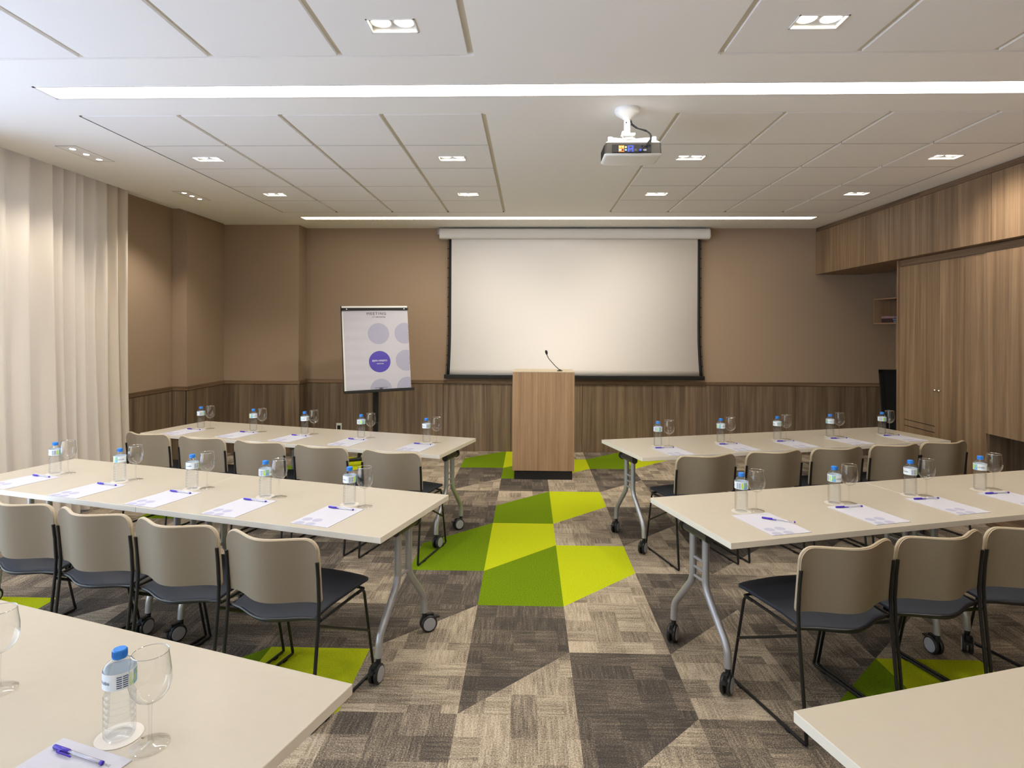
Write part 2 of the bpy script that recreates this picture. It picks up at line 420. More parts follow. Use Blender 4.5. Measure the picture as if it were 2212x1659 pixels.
for y0, y1 in ((.81, 1.24), (2.27, 2.70), (-.75, -.32)):
    cuts.append((-3.68, -3.52, y0, y1, .004, 'ceiling'))
cuts.append((-5.0, -4.10, YN, 2.3, .22, 'ceiling'))
cuts.append((-5.0, -4.10, 2.3, 4.17, .04, 'ceiling'))
xs = sorted(set([-5.0, XR + .1] + [c[0] for c in cuts] + [c[1] for c in cuts])); ys = sorted(set([YN - .1, YB + .1] + [c[2] for c in cuts] + [c[3] for c in cuts]))
def cell(xm, ym):
    z, k = 0.0, 'ceiling'
    for c in cuts:
        if c[0] < xm < c[1] and c[2] < ym < c[3]: z, k = c[4], c[5]
    return z, k
Z = [[cell((xs[i] + xs[i + 1]) / 2, (ys[j] + ys[j + 1]) / 2) for j in range(len(ys) - 1)] for i in range(len(xs) - 1)]
cb = MB()
for i in range(len(xs) - 1):
    for j in range(len(ys) - 1):
        z, k = Z[i][j]; x0, x1, y0, y1 = xs[i], xs[i + 1], ys[j], ys[j + 1]
        cb.add([(x0, y0, HC + z), (x0, y1, HC + z), (x1, y1, HC + z), (x1, y0, HC + z)], [(0, 1, 2, 3)], M[k])
        if i + 1 < len(xs) - 1 and abs(Z[i + 1][j][0] - z) > 1e-6:
            z2 = Z[i + 1][j][0]; cb.add([(x1, y0, HC + z), (x1, y1, HC + z), (x1, y1, HC + z2), (x1, y0, HC + z2)], [(0, 1, 2, 3)], M['joint'] if 'joint' in (k, Z[i + 1][j][1]) else M['ceiling'])
        if j + 1 < len(ys) - 1 and abs(Z[i][j + 1][0] - z) > 1e-6:
            z2 = Z[i][j + 1][0]; cb.add([(x0, y1, HC + z), (x0, y1, HC + z2), (x1, y1, HC + z2), (x1, y1, HC + z)], [(0, 1, 2, 3)], M['joint'] if 'joint' in (k, Z[i][j + 1][1]) else M['ceiling'])
struct(cb.build('ceiling', smooth=False))

def sbox(name, a, b, m, bevel=0.0): return struct(MB().box(a, b, m).build(name, smooth=False, bevel=bevel))
sbox('wall_back', (X0 - .3, YB, 0), (XR + .15, YB + .15, 3.2), M['wallp'])
sbox('wall_column', (X0 - .3, 4.18, 0), (-3.16, YB, 3.2), M['wallp'])
sbox('wall_left', (X0 - .3, 3.33, 0), (X0, 4.18, 3.2), M['wallp'])
sbox('wall_left', (XN - .3, 2.3, 0), (XN, 3.33, 3.2), M['wallp'])
sbox('wall_right', (XR, YN, 0), (XR + .15, YB, 3.2), M['wallp'])
sbox('wall_rear', (-5.0, YN - .15, 0), (XR + .15, YN, 3.2), M['wallrear'])
# window wall behind the curtain
for nm, a, b in (('wall_left', (-4.6, 2.0, 0), (-4.29, 2.3, 3.2)), ('wall_left', (-4.6, .0, 0), (-4.45, .3, 3.2)), ('wall_left', (-4.6, YN, 0), (-4.45, -4.8, 3.2)),
                 ('wall_left', (-4.6, YN, 0), (-4.45, 2.3, .12)), ('wall_left', (-4.6, YN, 2.85), (-4.45, 2.3, 3.2))):
    sbox(nm, a, b, M['wallrear'])
for n, (ya, yb) in enumerate(((.3, 2.0), (-4.8, 0.0))):
    w = MB()
    for y in (ya, (ya + yb) / 2 - .03, yb - .06): w.box((-4.56, y, .12), (-4.49, y + .06, 2.85), M['whitepaint'])
    for z in (.12, 2.79): w.box((-4.56, ya, z), (-4.49, yb, z + .06), M['whitepaint'])
    w.box((-4.53, ya + .05, .17), (-4.524, yb - .05, 2.8), M['pane'])
    struct(w.build('window_%d' % (n + 1), smooth=False))

# wainscot
tn = [0]
def trim(a, b, m, bevel=.0015):
    tn[0] += 1; return sbox('trim_%d' % tn[0], a, b, m, bevel)
ZW = .886; ZT = .932; g = .002
seams = [-3.16, -2.26, -1.33, -.44, .49, 1.40, 2.32, 3.24, 4.15, XR]
for a, b in zip(seams[:-1], seams[1:]): trim((a + g, YB - .02, 0), (b - g, YB, ZW - .004), M['woodw'])
sbox('trim_seams', (-3.16, YB - .012, 0), (XR, YB - .001, ZW), M['seam']).name = 'trim_60'
trim((-3.16, YB - .026, ZW), (XR, YB, ZT), M['woodx'], .002)
for a, b in ((X0, -3.62), (-3.62, -3.138)): trim((a + g, 4.16, 0), (b - g, 4.18, ZW - .004), M['woodw'])
sbox('trim_61', (X0, 4.168, 0), (-3.17, 4.179, ZW), M['seam'])
trim((X0, 4.154, ZW), (-3.134, 4.18, ZT), M['woodx'], .002)
trim((-3.16, 4.181, 0), (-3.14, YB - .02, ZW - .004), M['woodw']); trim((-3.16, 4.181, ZW), (-3.134, YB - .026, ZT), M['woodh'], .002)
for a, b in ((3.31, 3.74), (3.74, 4.16)): trim((X0, a + g, 0), (X0 + .02, b - g, ZW - .004), M['woodw'])
sbox('trim_62', (X0, 3.31, 0), (X0 + .012, 4.16, ZW), M['seam'])
trim((X0, 3.304, ZW), (X0 + .026, 4.154, ZT), M['woodh'], .002)
trim((XN + .02, 3.31, 0), (X0, 3.33, ZW - .004), M['woodw']); trim((XN + .026, 3.304, ZW), (X0, 3.33, ZT), M['woodx'], .002)
for a, b in ((2.305, 2.41), (2.41, 3.31)): trim((XN, a + g, 0), (XN + .02, b - g, ZW - .004), M['woodw'])
trim((XN, 2.305, ZW), (XN + .026, 3.304, ZT), M['woodh'], .002)

# ------------------------------------------------------------ ceiling lamps
def spot(x, y, z, w, angle=150, blend=.9, size=.05, name='downlight_lamp', aim=None):
    l = bpy.data.lights.new(name, 'SPOT'); l.energy = w; l.color = (1, .90, .78); l.spot_size = math.radians(angle); l.spot_blend = blend; l.shadow_soft_size = size
    o = bpy.data.objects.new(name, l); o.location = (x, y, z); COL.objects.link(o); return o
dlab = {(0, 0): 'far left corner of the panelled ceiling, nearest the screen', (1, 0): 'left of centre, nearest the screen', (2, 0): 'right of centre, nearest the screen', (3, 0): 'far right by the wood cupboards, nearest the screen',
        (0, 1): 'second row from the screen, by the curtain side', (1, 1): 'second row from the screen, left of centre', (2, 1): 'second row from the screen, right of the projector', (3, 1): 'second row from the screen, by the wood cupboards',
        (1, 2): 'closest to the camera, left of centre', (2, 2): 'closest to the camera, right of centre'}
for _j in range(5):
    for _i in range(4): dlab.setdefault((_i, _j), '%s row from the screen, %s from the curtain' % (('first', 'second', 'third', 'fourth', 'fifth')[_j], ('first', 'second', 'third', 'fourth')[_i]))
for j, y in enumerate(DLY):
    for i, x in enumerate(DLX):
        t = thing('recessed_downlight', 'square twin downlight in the ceiling, ' + dlab.get((i, j), 'behind the camera'), 'ceiling light', (x, y, HC), 0, 'twin downlights')
        b = MB(); w = .105; d = .06
        for a, c in (((-w, -d), (w, -d + .006)), ((-w, d - .006), (w, d)), ((-w, -d), (-w + .006, d)), ((w - .006, -d), (w, d))):
            b.box((a[0], a[1], -.003), (c[0], c[1], .045), M['white'])
        b.box((-w, -d, .045), (w, d, .052), M['white'])
        b.build('frame', t, smooth=False)
        for sx in (-.05, .05):
            MB().lathe([(.047, .014), (.047, .044), (.041, .044), (.041, .014)], M['white'], (sx, 0, 0), 28, close=True).lathe([(0.0001, .022), (.041, .022)], M['lamp'], (sx, 0, 0), 28).build('lamp', t)
        so = spot(x, y, HC - .012, SPOT_W * {(0, 0): .25, (3, 0): .15, (1, 0): 3.4, (2, 0): 3.4, (0, 1): .5, (3, 1): 1.5, (3, 2): 1.5}.get((i, j), 3.5 if j == 4 else 1.0))
        # the heads nearest the screen wall, the rear wall and the cupboards are turned towards them
        if j == 0 and i: so.rotation_euler = (math.radians(32), (0, .12, -.12, 0)[i], 0); so.data.spot_size = math.radians(112)
        elif j == 4: so.rotation_euler.x = -math.radians(38); so.data.spot_size = math.radians(110)  # unseen rear row boosted and turned to bounce fill off the pale wall
        elif i == 3: so.rotation_euler.y = -math.radians(22); so.data.spot_size = math.radians(125)
for k, y in enumerate((-.175, 3.71)):
    t = thing('linear_ceiling_light', ('long bright strip light across the ceiling in front of the projector', 'thin bright strip light across the ceiling just above the screen')[k], 'ceiling light', (.1, y, HC), 0, 'strip lights')
    b = MB(); b.box((-3.05, -.09, .035), (3.05, .09, .045), M['whitepaint'])
    for a, c in (((-3.05, -.09), (3.05, -.078)), ((-3.05, .078), (3.05, .09)), ((-3.05, -.09), (-3.035, .09)), ((3.035, -.09), (3.05, .09))): b.box((a[0], a[1], -.003), (c[0], c[1], .035), M['whitepaint'])
    b.build('frame', t, smooth=False)
    for a, c in ((-3.035, -1.0), (-1.0, 1.05), (1.05, 3.035)):
        MB().box((a + .002, -.077, .006), (c - .002, .077, .012), M['strip' if k == 0 else 'strip_far']).build('diffuser', t, smooth=False)
for k, (y0, y1) in enumerate(((.81, 1.24), (2.27, 2.70), (-.75, -.32))):
    ym = (y0 + y1) / 2
    t = thing('triple_spotlight', 'flush ceiling plate with three small spotlights, ' + ('above the curtain', 'above the beige left wall', 'behind the camera side')[k], 'ceiling light', (-3.60, ym, HC), 0, 'triple spotlights')
    b = MB().box((-.075, -.205, -.001), (.075, .205, .003), M['tile'])
    for a, c in (((-.08, -.21), (-.075, .21)), ((.075, -.21), (.08, .21)), ((-.08, -.21), (.08, -.205)), ((-.08, .205), (.08, .21))): b.box((a[0], a[1], -.001), (c[0], c[1], .003), M['joint'])
    b.build('plate', t, smooth=False)
    for dy in (-.14, 0, .14):
        MB().lathe([(.030, -.003), (.030, .0), (.021, .0), (.021, -.003)], M['white'], (0, dy, 0), 24, close=True).lathe([(.0001, -.0015), (.021, -.0015)], M['lamp'], (0, dy, 0), 24).build('lamp', t)
    o = spot(-3.60, ym, HC - .012, 42 if k else 30, 120, .6, .06, 'triple_spot_lamp')

# ------------------------------------------------------------ curtain
def curtain(ya, yb, label):
    rows = 40; cols = int((yb - ya) / .012); vs = []; fs = []
    for r in range(rows + 1):
        z = .012 + (HC + .12 - .012) * r / rows; h = r / rows
        for c in range(cols + 1):
            y = ya + (yb - ya) * c / cols
            ph = y * 42 + 2.2 * math.sin(y * 3.1) + 1.3 * math.sin(y * 7.7 + 1)
            amp = .045 + .02 * math.sin(y * 5.3 + .7) + .022 * (1 - h) ** 2
            x = -4.16 + amp * math.sin(ph) + .012 * math.sin(ph * 2.3 + h * 2.5) * (1 - h) + .01 * math.sin(y * 19 + h * 3) + .05 * (1 - h) ** 3
            vs.append((x, y + .02 * math.sin(ph * .5 + h * 2) * (1 - h), z))
    for r in range(rows):
        for c in range(cols):
            a = r * (cols + 1) + c; fs.append((a, a + 1, a + cols + 2, a + cols + 1))
    o = MB().add(vs, fs, M['curtain']).build('curtain', angle=180)
    tag(o, label, 'curtain')
curtain(.15, 2.27, 'cream floor length pleated curtain hanging along the left side')
MB().box((-4.2, -1.6, HC + .13), (-4.12, 2.5, HC + .16), M['whitepaint']).build('curtain_rail', smooth=False)
tag(bpy.data.objects['curtain_rail'], 'white rail holding the cream curtain in the ceiling recess', 'curtain rail')

# ------------------------------------------------------------ screen
t = thing('projection_screen', 'wide white pull-down projector screen on the far wall', 'screen', (.365, 4.36, 2.84))
b = MB(); prof = []
for k in range(13):
    a = PI * (k / 12); prof.append((-.05 * math.sin(a) ** .6 if 0 < k < 12 else 0, .072 * math.cos(a)))
pts = [(.06, .07), (.02, .072), (-.035, .066), (-.052, .045), (-.056, 0), (-.052, -.045), (-.04, -.062), (-.02, -.068), (.06, -.068)]
n = len(pts); vs = [(sx, p[0], p[1]) for sx in (-1.74, 1.74) for p in pts]
b.add(vs, [tuple(range(n)), tuple(reversed(range(n, 2 * n)))] + [(i, i + n, (i + 1) % n + n, (i + 1) % n) for i in range(n)], M['whitepaint'])
b.build('housing', t, bevel=.003)
MB().box((-1.765, -.03, -.01), (-1.742, .05, .06), M['hub']).build('bracket', t, smooth=False)
MB().box((1.742, -.03, -.04), (1.752, .05, .05), M['whitepaint']).build('bracket', t, smooth=False)
# cloth with tensioned side borders
zt, zb = -.066, -1.83; N = 24; cl = MB(); bd = [MB(), MB()]
for sg in (0, 1):
    pass
def edge_x(sg, v):   # v 0 top..1 bottom ; white edge and outer edge
    flare = .018 * max(0, (v - .62) / .38) ** 2
    if sg < 0: wx, ox = -1.585 - flare, -1.622 - flare * 1.2
    else: wx, ox = 1.59 + flare * 1.7, 1.628 + flare * 1.9
    return wx, ox
vs = []; fs = []
for k in range(N + 1):
    v = k / N; z = zt + (zb - zt) * v; vs += [(edge_x(-1, v)[0], -.012, z), (edge_x(1, v)[0], -.012, z)]
for k in range(N): fs.append((2 * k, 2 * k + 2, 2 * k + 3, 2 * k + 1))
o = MB().add(vs, fs, M['screen']).build('projection_surface', t)
sm = o.modifiers.new('thickness', 'SOLIDIFY'); sm.thickness = .001
for sg in (-1, 1):
    vs = []; fs = []
    for k in range(N + 1):
        v = k / N; z = zt + (zb - zt) * v; e = edge_x(sg, v); vs += [(e[0], -.012, z), (e[1], -.012, z)]
    for k in range(N): fs.append((2 * k, 2 * k + 2, 2 * k + 3, 2 * k + 1) if sg > 0 else (2 * k + 1, 2 * k + 3, 2 * k + 2, 2 * k))
    o = MB().add(vs, fs, M['blackm']).build('black_border', t); sm = o.modifiers.new('thickness', 'SOLIDIFY'); sm.thickness = .001
    c = MB(); p = []
    for k in range(15):
        v = k / 14; z = zt + (zb - zt) * v; x = edge_x(sg, v)[1] + sg * .012; p.append((x, -.012, z))
        if 0 < k < 14: c.box((min(x, x - sg * .014), -.016, z - .006), (max(x, x - sg * .014), -.008, z + .006), M['blackm'])
    c.tube(p, .0022, M['blackm'], 6); c.build('tension_cord', t, smooth=False)
MB().box((-1.675, -.03, zb - .05), (1.685, .004, zb + .002), M['black']).build('bottom_bar', t, smooth=False, bevel=.004)

# ------------------------------------------------------------ lectern and microphone
t = thing('lectern', 'tall plain wooden lectern with a black plinth in front of the screen', 'lectern', (-.05, 2.96, 0))
MB().box((-.33, 0, .095), (.33, .46, 1.145), M['oak']).build('body', t, smooth=False, bevel=.0015)
MB().box((-.33, -.001, 1.1455), (.33, .461, 1.152), M['piping']).build('top', t, smooth=False)
MB().box((-.308, .012, 0), (.31, .44, .095), M['blackm']).build('plinth', t, smooth=False)
t = thing('microphone', 'black gooseneck microphone standing on top of the lectern', 'microphone', (.13, 3.10, 1.152))
MB().lathe([(.03, 0), (.03, .006), (.012, .012), (.008, .02)], M['blackm'], n=20).build('base', t)
MB().tube([(0, 0, .01), (-.05, 0, .055), (-.10, 0, .11), (-.125, -.005, .14), (-.142, -.01, .175)], .0038, M['blackm'], 8).build('gooseneck', t)
h = MB().lathe([(.004, -.02), (.009, -.012), (.013, 0), (.014, .014), (.011, .027), (.004, .033)], M['blackm'], n=16).build('capsule', t); h.location = (-.146, -.01, .195); h.rotation_euler = (0, math.radians(-14), 0)

# ------------------------------------------------------------ flip chart
_y, _t, _r = .416, .146, .023
_ex = Vector((math.cos(_y), math.sin(_y), 0)); _n = Vector((math.sin(_y), -math.cos(_y), 0)); _ez = Vector((0, 0, math.cos(_t))) - _n * math.sin(_t)
ex = _ex * math.cos(_r) + _ez * math.sin(_r); ez = -_ex * math.sin(_r) + _ez * math.cos(_r); ey = ez.cross(ex)
O = Vector((-1.993, 3.55, 1.38))
rz = math.atan2(ex.y, ex.x)
t = thing('flip_chart', 'white flip chart with lavender circles on a black pole stand', 'flip chart', (O.x, O.y, 0), rz)
mi = t.matrix_basis.inverted() if False else (Matrix.Translation((O.x, O.y, 0)) @ Matrix.Rotation(rz, 4, 'Z')).inverted()
R = Matrix((( ex.x, ey.x, ez.x, O.x), (ex.y, ey.y, ez.y, O.y), (ex.z, ey.z, ez.z, O.z), (0, 0, 0, 1)))
L = mi @ R
def onboard(o): o.matrix_local = L
H2, W2 = .497, .386
b = MB().box((-W2, .004, -H2), (W2, .02, H2), M['white']).box((-W2 - .006, .0, -H2), (-W2 + .002, .022, H2), M['blackm']).build('board', t, smooth=False); onboard(b)
b = MB().box((-W2, -.024, H2 - .054), (W2 + .002, .006, H2 - .024), M['blackm']).lathe([(.007, -.027), (.007, -.022)], M['white'], (-.33, 0, H2 - .040), 12, 'Y').lathe([(.007, -.027), (.007, -.022)], M['white'], (.34, 0, H2 - .040), 12, 'Y').build('clamp_bar', t, smooth=False, bevel=.004); onboard(b)
b = MB().box((-W2 - .002, -.05, -H2 - .022), (W2 + .026, .012, -H2 + .008), M['blackm']).build('pen_tray', t, smooth=False, bevel=.003); onboard(b)
# paper pad with print, gently curling
pw0, pw1, pz0, pz1 = -.362, .382, -H2 + .012, H2 - .05
def pad_y(x, z): return -.006 - .006 * math.sin((x - pw0) / (pw1 - pw0) * PI) - .0016 * math.sin(z * 55) * max(0, .5 - x * 1.2) * .8
n1, n2 = 16, 60; vs = []; fs = []
for a in range(n2 + 1):
    for c in range(n1 + 1):
        x = pw0 + (pw1 - pw0) * c / n1; z = pz0 + (pz1 - pz0) * a / n2; vs.append((x, pad_y(x, z), z))
for a in range(n2):
    for c in range(n1): i = a * (n1 + 1) + c; fs.append((i, i + 1, i + n1 + 2, i + n1 + 1))
pd = MB().add(vs, fs, M['paper'])
def pdisc(cx, cz, r, m):
    for ring in range(4):
        pass
    vs = [(cx, pad_y(cx, cz) - .0012, cz)]; K = 48; fs = []
    for q in range(1, 5):
        for k in range(K):
            a = 2 * PI * k / K; x = min(cx + r * q / 4 * math.cos(a), pw1); z = max(cz + r * q / 4 * math.sin(a), pz0)
            vs.append((x, pad_y(x, z) - .0012, z))
    for k in range(K): fs.append((0, 1 + (k + 1) % K, 1 + k))
    for q in range(3):
        for k in range(K): fs.append((1 + q * K + k, 1 + q * K + (k + 1) % K, 1 + (q + 1) * K + (k + 1) % K, 1 + (q + 1) * K + k))
    pd.add(vs, fs, m)
def ptext(txt, size, cx, cz, m, bold=0.0, space=1.0, align='CENTER'):
    v, f = text_mesh(txt, size, .0003, bold, align, space)
    pd.add([(cx + p.x, pad_y(cx + p.x, cz + p.y) - .0022 - p.z, cz + p.y) for p in v], [tuple(reversed(q)) for q in f], m)
rr = .125
pdisc(.027, .165, rr, M['dot']); pdisc(.34, .165, rr, M['dot'])
pdisc(.027, -.165, rr, M['dotp']); pdisc(.34, -.16, rr, M['dot'])
pdisc(.03, -.49, rr, M['dot']); pdisc(.34, -.482, rr, M['dot'])
ptext('MEETING', .047, .012, .402, M['ink'], .0, 1.25)
ptext('AT NOVOTEL', .022, .04, .362, M['ink'], .0, 1.2)
ptext('BEM-VINDO', .030, .027, -.155, M['white'], .0, 1.1)
ptext('welcome', .022, .03, -.188, M['white'])
ptext('www.novotel.com', .020, .03, -.468, M['ink'])
b = pd.build('paper_pad', t, angle=180); onboard(b)
MB().box((-.032, .035, .5), (.032, .07, 1.5), M['black']).box((-.028, .035, .06), (.028, .068, .5), M['black']).build('pole', t, smooth=False, bevel=.004)
b = MB()
for k in range(5):
    a = 2 * PI * k / 5 - .62; b.tube([(0, .05, .085), (.42 * math.cos(a), .05 + .42 * math.sin(a), .07)], [.026, .018], M['black'], 10)
b.build('star_base', t)
for k in range(5):
    a = 2 * PI * k / 5 - .62; MB().lathe([(.001, -.02), (.024, -.02), (.027, -.014), (.027, .014), (.024, .02), (.001, .02)], M['rubber'], (.42 * math.cos(a), .05 + .42 * math.sin(a), .028), 18, 'X').build('caster', t)

# socket on the wainscot
t = thing('wall_socket', 'small white power socket low on the wood panelling', 'socket', (-2.71, YB - .02, .295))
MB().box((-.036, -.006, -.06), (.036, 0, .06), M['white']).build('plate', t, smooth=False, bevel=.002)
MB().box((-.022, -.008, -.03), (.022, -.006, .03), M['blackm']).build('outlet', t, smooth=False)

# ------------------------------------------------------------ cupboards on the right
oy = [YB, 3.28, 2.36, 1.46, .55, -.36, -1.27, -2.18, -3.09, -4.0, YN]
names = ['in the far corner beside the screen wall', 'second from the far corner', 'third from the far corner', 'above the desk niche, fourth from the far corner'] + [w_ + ' from the far corner' for w_ in ('fifth', 'sixth', 'seventh', 'eighth', 'ninth', 'tenth', 'eleventh')]
for k in range(len(oy) - 1):
    a, b_ = oy[k + 1], oy[k]
    t = thing('overhead_cupboard', 'walnut overhead cupboard under the ceiling, ' + names[k], 'cupboard', (3.5, a, 2.33), 0, 'overhead cupboards')
    MB().box((.02, .001, 0), (.62, b_ - a - .001, .598), M['wood']).build('carcass', t, smooth=False)
    MB().box((0, .003, .0), (.019, b_ - a - .003, .548), M['wood']).build('door', t, smooth=False, bevel=.001)
    MB().box((.004, .0, .552), (.019, b_ - a, .598), M['woodh']).build('top_filler', t, smooth=False)
# tall two-door cupboard
Y1, YM, Y2 = 2.80, 2.19, 1.61
t = thing('tall_cupboard', 'tall walnut cupboard with two doors and small round knobs', 'cupboard', (XC, Y2, 0))
D = Y1 - Y2
MB().box((.02, .002, .0), (.6, D - .002, 2.325), M['woodw']).build('carcass', t, smooth=False)
MB().box((-.012, D, 0), (.6, D + .022, 2.325), M['wood']).build('side_panel', t, smooth=False)
MB().box((.006, 0, 2.262), (.02, D, 2.325), M['woodh']).build('top_filler', t, smooth=False)
for k, (a, b_) in enumerate(((0.003, YM - Y2 - .002), (YM - Y2 + .002, D - .003))):
    d = MB().box((0, a, .06), (.019, b_, 2.258), M['wood'])
    if k == 1:
        for z in (.655, .715): d.box((-.0008, a + .055, z), (.003, b_ - .09, z + .007), M['seam'])
    d = d.build('door', t, smooth=False)
    ky = (YM - Y2) + (-.028, .028)[k]
    MB().lathe([(.004, .0), (.004, -.014), (.011, -.018), (.013, -.024), (.010, -.030), (.0005, -.032)], M['chrome'], (0, ky, 1.055), 18, 'X').build('knob', d)
# hanging cupboard over an open niche
t = thing('hanging_cupboard', 'long walnut cupboard front hanging over the dark open niche', 'cupboard', (XC, -5.1, 0))
LY = Y2 + 5.1
MB().box((.02, 0, .78), (.6, LY - .004, 2.325), M['woodw']).build('carcass', t, smooth=False)
MB().box((.006, 0, 2.262), (.02, LY, 2.325), M['woodh']).build('top_filler', t, smooth=False)
yy = LY
while yy > .3:
    y0 = max(0, yy - .92); MB().box((-.012, y0 + .002, .765), (.019, yy - .002, 2.258), M['wood']).build('door', t, smooth=False); yy -= .92
MB().box((0, 0, 0), (.03, LY - .004, .155), M['woodh']).build('plinth', t, smooth=False)
MB().box((.02, 0, .155), (.6, LY - .03, .16), M['woodw']).box((.58, 0, .16), (.6, LY - .03, .78), M['woodw']).build('niche_lining', t, smooth=False)
MB().box((.01, LY - .026, 0), (.6, LY - .004, .765), M['woodw']).build('side_panel', t, smooth=False)

# wall box shelf with books, framed board leaning in the alcove
t = thing('box_shelf', 'small open wooden box shelf on the dark alcove wall', 'shelf', (4.1, 3.55, 1.69))
SL = .65
MB().box((0, 0, 0), (.42, SL, .014), M['oak']).box((0, 0, .298), (.42, SL, .312), M['oak']).box((0, 0, .014), (.42, .014, .298), M['oak']).box((0, SL - .014, .014), (.42, SL, .298), M['oak']).build('frame', t, smooth=False)
MB().box((.41, .014, .014), (.42, SL - .014, .298), M['woodw']).build('back_panel', t, smooth=False)
for k, (m, ww) in enumerate((('spined', .24), ('spined', .22), ('spine', .26))):
    b = MB().box((0, -ww, 0), (.17, 0, .003), M[m]).box((0, -ww, .023), (.17, 0, .026), M[m]).box((0, -ww, .003), (.004, 0, .023), M[m]).box((.004, -ww + .003, .003), (.167, -.003, .023), M['paper']).build('book', smooth=False, loc=(4.12, 4.06, 1.7045 + k * .0262))
    tag(b, ('dark book lying lowest in the wall box shelf', 'dark book in the middle of the small stack in the box shelf', 'pinkish book on top of the small stack in the box shelf')[k], 'book', 'books in the box shelf')
t = thing('leaning_board', 'black framed dark board leaning in the alcove beside the tall cupboard', 'board', (3.92, 3.6, 0)); t.rotation_euler = (math.radians(-7), 0, 0)
fr = MB()
for a, c in (((0, 0), (.04, 1.16)), ((.36, 0), (.40, 1.16)), ((0, 1.12), (.40, 1.16)), ((0, 0), (.40, .04))): fr.box((a[0], 0, a[1]), (c[0], .025, c[1]), M['blackm'])
fr.build('frame', t, smooth=False); MB().box((.04, .008, .04), (.36, .018, 1.12), mat('slate_board', rgb(40, 42, 44), .35)).build('panel', t, smooth=False)

# ------------------------------------------------------------ projector
t = thing('projector', 'white and grey ceiling projector hanging from a white mount', 'projector', (.405, .085, HC))
MB().lathe([(.074, 0), (.074, -.018), (.066, -.03), (.034, -.052), (.026, -.058), (.024, -.064)], M['white'], (-.03, .05, 0), 32).build('ceiling_plate', t)
MB().tube([(-.03, .05, -.06), (-.03, .05, -.150)], .0195, M['white'], 20).lathe([(.004, -.021), (.004, -.0185)], M['blackm'], (-.038, .05, -.085), 10, 'Y').build('pole', t)
b = MB().box((-.065, .025, -.160), (.015, .075, -.148), M['white']).box((-.062, .03, -.148), (-.05, .07, -.135), M['white'])
b.lathe([(.04, -.178), (.04, -.186)], M['white'], (-.02, .05, 0), 24)
for sx in (-.055, .0): b.tube([(sx, .05, -.15), (sx, .05, -.19)], .004, M['white'], 8)
for p in ((-.135, .02), (.125, .02), (-.135, .2), (.125, .2)):
    b.tube([(-.02, .06, -.184), (p[0], p[1], -.184)], .009, M['white'], 8); b.lathe([(.014, -.176), (.014, -.200)], M['white'], (p[0], p[1], 0), 16)
b.build('bracket', t)
# body: rounded box, white top shell, grey back panel, white underside
def ring(z, hx, y0, y1, bow, n=10):
    pts = [(-hx, y0 + .012, z), (-hx + .010, y0, z), (hx - .010, y0, z), (hx, y0 + .012, z), (hx, y1 - .03, z)]
    for k in range(n + 1):
        u = k / n; pts.append((hx - .02 - (2 * hx - .04) * u, y1 + bow * math.sin(PI * u), z))
    pts.append((-hx, y1 - .03, z)); return pts
def shell(zs, m):
    b = MB(); R_ = [ring(*a) for a in zs]; n = len(R_[0]); vs = [p for r in R_ for p in r]; fs = []
    for i in range(len(R_) - 1):
        for k in range(n): fs.append((i * n + k, (i + 1) * n + k, (i + 1) * n + (k + 1) % n, i * n + (k + 1) % n))
    fs.append(tuple(range(n))); fs.append(tuple(reversed(range((len(R_) - 1) * n, len(R_) * n)))); b.add(vs, fs, m); return b
shell([(-.196, .145, .015, .215, .012), (-.203, .155, .006, .225, .016), (-.213, .165, .001, .232, .018)], M['white']).build('upper_shell', t, angle=50)
shell([(-.213, .164, .002, .231, .018), (-.278, .168, .002, .231, .018)], M['dgrey']).build('body', t, angle=50)
shell([(-.278, .170, .0, .233, .02), (-.286, .168, .006, .228, .018), (-.290, .155, .02, .215, .014)], M['white']).build('lower_shell', t, angle=50)
b = MB()
for k in range(12): b.box((-.170, .03 + k * .014, -.272), (-.1665, .036 + k * .014, -.220), M['blackm'])
b.build('vent', t, smooth=False)
b = MB().box((-.125, -.0035, -.272), (.105, .003, -.226), M['blackm']).box((-.088, -.005, -.270), (-.055, -.003, -.232), M['conn']).box((-.035, -.005, -.270), (.0, -.003, -.232), M['connb'])
for (x, z, m) in ((-.080, -.242, 'yellow'), (-.064, -.242, 'yellow'), (-.080, -.259, 'white'), (-.064, -.259, 'blackm'), (-.046, -.243, 'yellow'), (-.046, -.259, 'labelb')): b.lathe([(.0055, -.008), (.0055, -.004)], M[m], (x, 0, z), 12, 'Y')
for z in (-.241, -.262): b.box((-.026, -.008, z - .004), (-.009, -.004, z + .004), M['dgrey'])
b.box((.005, -.006, -.266), (.02, -.003, -.252), M['dgrey']).box((.055, -.006, -.264), (.075, -.003, -.254), M['hub'])
v, f = text_mesh('BenQ', .016, .0003, .0); b.add([(.064 - p.x, -.0045, -.240 - p.y) for p in v], f, M['white'])
b.build('socket_panel', t, smooth=False)
v = MB().tube([(-.012, .05, -.062), (-.002, .035, -.095), (.03, .02, -.125), (.075, .008, -.140), (.10, .0, -.165), (.098, -.012, -.20), (.07, -.022, -.235), (.038, -.012, -.262)], .0045, M['blackm'], 8)
v.tube([(-.006, .05, -.09), (.02, .03, -.118), (.06, .015, -.136), (.092, .006, -.152), (.104, .0, -.175), (.10, -.01, -.205), (.093, -.012, -.232)], .004, M['blackm'], 8).lathe([(.007, -.018), (.007, -.002)], M['connb'], (.038, 0, -.262), 12, 'Y')
v.build('cable', t)

